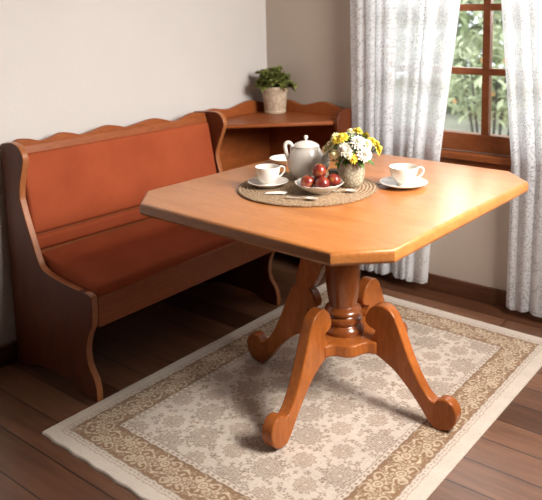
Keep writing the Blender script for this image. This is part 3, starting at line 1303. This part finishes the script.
random.seed(11)
FC = vc + Vector((0, 0, .098))
# blossoms: (right, up, radius, colour) as seen from the front of the table
fl = [(.019, .164, .030, 'white_petal'), (-.028, .140, .028, 'white_petal'), (.041, .124, .030, 'white_petal'),
      (.050, .156, .021, 'cream_petal'), (-.034, .178, .024, 'yellow_petal'), (.022, .190, .022, 'yellow_petal'),
      (-.072, .148, .024, 'cream_petal'), (-.088, .132, .020, 'cream_petal'), (.069, .158, .020, 'yellow_petal'),
      (.090, .130, .026, 'yellow_petal'), (.002, .108, .017, 'yellow_petal'), (-.055, .168, .019, 'yellow_petal'),
      (-.012, .118, .014, 'cream_petal'), (-.060, .122, .020, 'cream_petal'), (-.003, .190, .016, 'cream_petal'), (.084, .148, .017, 'yellow_petal')]
stem_bm = B()
for (a, h, r, mt) in fl:
    ctr = vc + Vector((0, 0, .115))
    rad = .098
    dz = (h - .115)
    dep2 = rad * rad - a * a - dz * dz
    dep = -math.sqrt(max(0, dep2)) * (.80 if h < .18 else .15)
    if abs(a) > .06:
        dep *= .6
    p = vc + R2 * a + F2 * dep + Vector((0, 0, h))
    nrm = (p - ctr)
    nrm.z += .02
    bm = B()
    head(bm, p, nrm, r, 5 if r > .022 else 4, 14 if r > .022 else 10)
    obj('flower_head', bm, M[mt], t)
    tube(stem_bm, cr([tuple(vc + Vector((0, 0, .05))), tuple(vc + (p - vc) * .5 + Vector((0, 0, .03))), tuple(p - nrm.normalized() * r * .3)], 4), .0016, 6)
# blossoms at the far side, seen from other places
for k in range(7):
    an = .3 + k * .42
    d = (R2 * math.cos(an) + F2 * math.sin(an))
    p = vc + d * .072 + Vector((0, 0, .13 + .03 * (k % 2)))
    bm = B()
    head(bm, p, d + Vector((0, 0, .4)), .022, 4, 10)
    obj('flower_head', bm, M[('white_petal', 'yellow_petal', 'cream_petal')[k % 3]], t)
obj('stem', stem_bm, M['stem'], t)
bm = B()
for i in range(360):
    th = random.uniform(0, 2 * PI)
    el = random.uniform(-.25, 1.25)
    d = Vector((math.cos(th) * math.cos(el), math.sin(th) * math.cos(el), math.sin(el)))
    p = vc + Vector((0, 0, .100)) + d * random.uniform(.03, .070)
    dd = d + Vector((random.uniform(-.5, .5), random.uniform(-.5, .5), random.uniform(-.6, .3)))
    leaf(bm, p, dd, random.uniform(.018, .034), random.uniform(.007, .012), (0, 0, 1), .2, 3)
obj('foliage', bm, M['leaf'], t)

# fallen leaf, paper packet, spoons
bm = B()
p = Vector((1.277, -.966, Z0 + .004))
leaf(bm, p, (.795, .607, .02), .028, .008, (0, 0, 1), .3, 4)
for v in bm.verts:
    v.co.z = max(v.co.z, Z0 + .0012)
lf = obj('fallen_leaf', bm, M['leaf'], base=p)
sm_ = lf.modifiers.new('thick', 'SOLIDIFY')
sm_.thickness = .0012
tag(lf, 'dark narrow leaf lying on the table right of the vase', 'leaf')

bm = B()
pc = Vector((1.098, -1.270, ZM))
pp = [(-.040, -.004), (.024, -.016), (.036, .004), (.010, .018), (-.034, .013)]
prism(bm, pp, lambda a, b, t_: tuple(pc + R2 * a + F2 * b + Vector((0, 0, t_ + .0015 * math.sin(a * 60)))), .0018, .0045)
tag(obj('paper_packet', bm, M['paper'], base=pc, bevel=.0006), 'small cream paper packet lying in front of the left teacup', 'packet')


def spoon(c, d, L, label):
    c = Vector(c)
    d = Vector(d).normalized()
    s = Vector((-d.y, d.x, 0))
    t = thing('teaspoon', tuple(c), label, 'spoon', 'teaspoons on the placemat')
    bm = B()
    n, mseg = 8, 20
    def rim(k, f, top):
        a = 2 * PI * k / mseg
        x = math.cos(a) * .021 * f
        y = math.sin(a) * .0125 * f * (1 - .18 * math.cos(a))
        z = .0020 + .0055 * f * f + (.0010 if top else 0)
        return c + d * x + s * y + Vector((0, 0, z))
    for top in (0, 1):
        ctr = bm.verts.new(c + Vector((0, 0, .0020 + (.0010 if top else 0))))
        prev = None
        for i in range(1, n + 1):
            rg = [bm.verts.new(rim(k, i / n, top)) for k in range(mseg)]
            for k in range(mseg):
                k2 = (k + 1) % mseg
                if prev is None:
                    bm.faces.new((ctr, rg[k], rg[k2]))
                else:
                    bm.faces.new((prev[k], rg[k], rg[k2], prev[k2]))
            prev = rg
        if top == 0:
            low = prev
    for k in range(mseg):
        k2 = (k + 1) % mseg
        bm.faces.new((low[k], low[k2], prev[k2], prev[k]))
    obj('spoon_bowl', bm, M['silver'], t)
    bm = B()
    pts = [(-.0195, .0078), (-.03, .0085), (-.045, .0055), (-L * .8, .0035), (-L, .0042)]
    pts = cr(pts, 4)
    tube(bm, [tuple(c + d * a + Vector((0, 0, z))) for a, z in pts], [.0022 + .0022 * (i / len(pts)) ** 2 for i in range(len(pts))], 10, .45)
    obj('spoon_handle', bm, M['silver'], t)


spoon((1.240, -1.268, ZM), (.86, .25, 0), .085, 'steel teaspoon lying in front of the fruit bowl beside the packet')
spoon((1.290, -1.120, ZM), (.9, .45, 0), .060, 'steel teaspoon lying right of the fruit bowl, below the vase')

# ------------------------------------------------------------------ potted plant on the shelf
pc = Vector((.150, -.118, .8205))
t = thing('potted_plant', tuple(pc), 'bushy green plant in a pale clay pot on the corner shelf', 'plant')
bm = B()
lathe(bm, [(r * 1.07, z * 1.06) for r, z in [(0, 0), (.050, 0), (.053, .003), (.0545, .012), (.052, .017), (.0535, .020), (.062, .100), (.0635, .112), (.0665, .116), (.0680, .130), (.0665, .136),
           (.0620, .135), (.061, .118), (0, .116)]], pc, 48)
obj('pot', bm, M['pot'], t)
bm = B()
lathe(bm, [(0, .126), (.064, .126), (.063, .129), (.03, .134), (0, .135)], pc, 24)
obj('soil', bm, M['soil'], t)
bm = B()
stems = B()
random.seed(8)
for i in range(80):
    th = random.uniform(0, 2 * PI)
    el = random.uniform(.0, 1.5)
    L = random.uniform(.05, .102)
    d = Vector((math.cos(th) * math.cos(el), math.sin(th) * math.cos(el), math.sin(el) * .95))
    base = pc + Vector((math.cos(th) * .02, math.sin(th) * .02, .138)) - R2 * .010
    tip = base + d * L
    lim = lambda p: Vector((max(p.x, .034), min(p.y, -.034), max(p.z, .9)))
    mid = base + d * L * .5 + Vector((0, 0, .02))
    path = [lim(Vector(p)) for p in cr([tuple(base), tuple(mid), tuple(tip)], 3)]
    tube(stems, [tuple(p) for p in path], .0014, 5)
    for p in path[2:]:
        for j in range(3):
            dd = d + Vector((random.uniform(-1, 1), random.uniform(-1, 1), random.uniform(-.6, .8)))
            leaf(bm, p, dd, random.uniform(.020, .030), random.uniform(.018, .026), (random.uniform(-.4, .4), random.uniform(-.4, .4), 1), .2, 3)
for k in range(2):     # trailing shoots at the right
    path = [lim(Vector(p)) for p in cr([tuple(pc + R2 * .03 + Vector((0, 0, .13))), tuple(pc + R2 * .075 - F2 * .03 + Vector((0, 0, .175 - .02 * k))),
                                        tuple(pc + R2 * (.108 - .012 * k) - F2 * .03 + Vector((0, 0, .150 - .022 * k)))], 4)]
    tube(stems, [tuple(p) for p in path], .0013, 5)
    for p in path[4:]:
        for j in (-1, 1):
            leaf(bm, p, R2 + F2 * j * .8 + Vector((0, 0, -.5)), .028, .013, (0, 0, 1), .2, 3)
for v in bm.verts:
    v.co.x = max(v.co.x, .012)
    v.co.y = min(v.co.y, -.012)
obj('foliage', bm, M['leaf_dark'], t)
obj('stem', stems, M['stem'], t)

# ------------------------------------------------------------------ lace curtains
def lace(u, v, seed):
    """cloth coordinates in metres -> opacity"""
    a = np.full(u.shape, .89)
    # open net ground
    net = (np.sin(u * 2 * PI / .011) * np.sin(v * 2 * PI / .011))
    a -= .14 * (net > .35)
    # vertical plain stripes between flowered ones
    band = np.cos(u * 2 * PI / .17)
    a += .16 * np.clip(-band * 2 - 1.0, 0, 1)
    rs = np.random.default_rng(seed)
    wu = u + .010 * np.sin(v * 31) + .004 * np.sin(v * 97)
    # branches
    for k, (f, ph) in enumerate(((14, 0), (19, 1.5))):
        s = .5 * np.sin(v * f * 1.9 + ph) * .06
        d = np.abs(((wu + s) / .17 + .25 * k) % 1 - .5) * .17
        a = np.where(d < .0035, .96, a)
        a = np.where((d > .0035) & (d < .0052), .55, a)
    # flowers and leaves with open rims
    nu, nv = int(u.max() / .085) + 2, int(v.max() / .105) + 2
    for i in range(nu):
        for j in range(nv):
            cx = i * .085 + rs.normal(0, .008) + (j % 2) * .042
            cy = j * .105 + rs.normal(0, .010)
            R = rs.uniform(.022, .036)
            n = rs.integers(5, 8)
            ro = rs.uniform(0, 6)
            mk = (np.abs(u - cx) < R * 1.5) & (np.abs(v - cy) < R * 1.5)
            if not mk.any():
                continue
            dx, dy = u[mk] - cx, v[mk] - cy
            r = np.hypot(dx, dy)
            th = np.arctan2(dy, dx) + ro
            pet = R * (.75 + .25 * np.cos(n * th))
            s_ = a[mk]
            s_ = np.where(r < pet, .95, s_)
            s_ = np.where((r > pet) & (r < pet + .0045), .55, s_)
            s_ = np.where((np.abs(r - R * .42) < .0018), .70, s_)
            s_ = np.where((r < pet * .85) & (r > R * .5) & (np.abs(np.sin(n * th / 2)) < .16), .70, s_)
            a[mk] = s_
    sp = (np.sin(u * 520 + 3 * np.sin(v * 41)) * np.sin(v * 260 + 4 * np.sin(u * 60)) > .80)
    a = np.where(sp & (np.cos(u * 2 * PI / .17) > -.1), .25, a)
    return np.clip(a, 0, 1)


def curtain(xl, xr, ztop, zbot, y0, waves, amp, seed, label, full=1.9, hem=.02):
    st = .0042
    nz = int((ztop - zbot) / st)
    w = abs(xr(1.0) - xl(1.0))
    nc = int(w * full / st)
    rs = np.random.default_rng(seed)
    s = np.linspace(0, 1, nc)
    z = np.linspace(zbot, ztop, nz)
    S, Zz = np.meshgrid(s, z)
    XL = np.interp(z, [zbot, .39, .69, 1.39, ztop], [xl(q) for q in (zbot, .39, .69, 1.39, ztop)])[:, None]
    XR = np.interp(z, [zbot, .39, .69, 1.39, ztop], [xr(q) for q in (zbot, .39, .69, 1.39, ztop)])[:, None]
    ph = 2 * PI * waves * (S + .030 * np.sin(S * 15 + seed) + .010 * np.sin(S * 41 + seed) + .006 * np.sin(Zz * 3 + S * 9)) + seed
    am = amp * (.75 + .35 * np.sin(S * 23 + seed * 2)) * (1 + .10 * np.sin(Zz * 2.2 + S * 5))
    # folds: sharper crests than a sine
    yv = y0 + am * (np.sin(ph) + .18 * np.sin(2 * ph + .6))
    X = XL + (XR - XL) * S + am * .55 * np.cos(ph)
    Z = Zz + np.where(Zz < zbot + .04, hem * .4 * np.sin(ph * .5 + 1), 0) * (1 - (Zz - zbot) / .04)
    alpha = lace(S * w * full, Zz - zbot, seed)
    # scalloped, thicker hem
    alpha = np.where((Zz < zbot + .028) & (Zz > zbot + .020), .95, alpha)
    alpha = np.where((S < .008) | (S > .992), .97, alpha)
    col = np.repeat(alpha[..., None], 4, -1)
    col[..., 3] = 1
    o = grid_mesh('lace_curtain', X, yv, Z, col, M['lace'])
    tag(o, label, 'curtain', 'lace curtains')
    return o


def lerp_tab(tab):
    zs = [a for a, b in tab]
    xs = [b for a, b in tab]
    return lambda z: float(np.interp(z, zs, xs))


curtain(lerp_tab([(.04, .645), (.7, .622), (1.4, .612), (2.1, .59)]), lerp_tab([(.06, 1.025), (.24, 1.03), (.69, 1.088), (1.39, 1.168), (2.1, 1.27)]),
        2.118, .052, -.080, 8, .020, 2, 'white lace curtain on the left side of the window, behind the vase')
curtain(lerp_tab([(.03, 1.432), (.73, 1.440), (1.39, 1.375), (2.1, 1.33)]), lerp_tab([(.03, 1.98), (2.1, 2.0)]),
        2.118, .036, -.080, 7, .020, 5, 'white lace curtain on the right side of the window, at the frame edge')
rod = thing('curtain_rod', (1.3, -.08, 2.14), 'slim wooden curtain rod above the window, over both lace curtains', 'curtain rod')
bm = B()
tube(bm, [(.52, -.08, 2.14), (2.08, -.08, 2.14)], .011, 16)
obj('pole', bm, M['window_wood'], rod)
for x in (.50, 2.10):
    bm = B()
    r = bmesh.ops.create_uvsphere(bm, u_segments=20, v_segments=12, radius=.02)
    bmesh.ops.translate(bm, verts=bm.verts, vec=(x, -.08, 2.14))
    obj('finial', bm, M['window_wood'], rod)
    bm = B()
    box(bm, x - .008 + (.06 if x < 1 else -.06), x + .008 + (.06 if x < 1 else -.06), -.08, 0, 2.132, 2.148)
    obj('bracket', bm, M['window_wood'], rod)
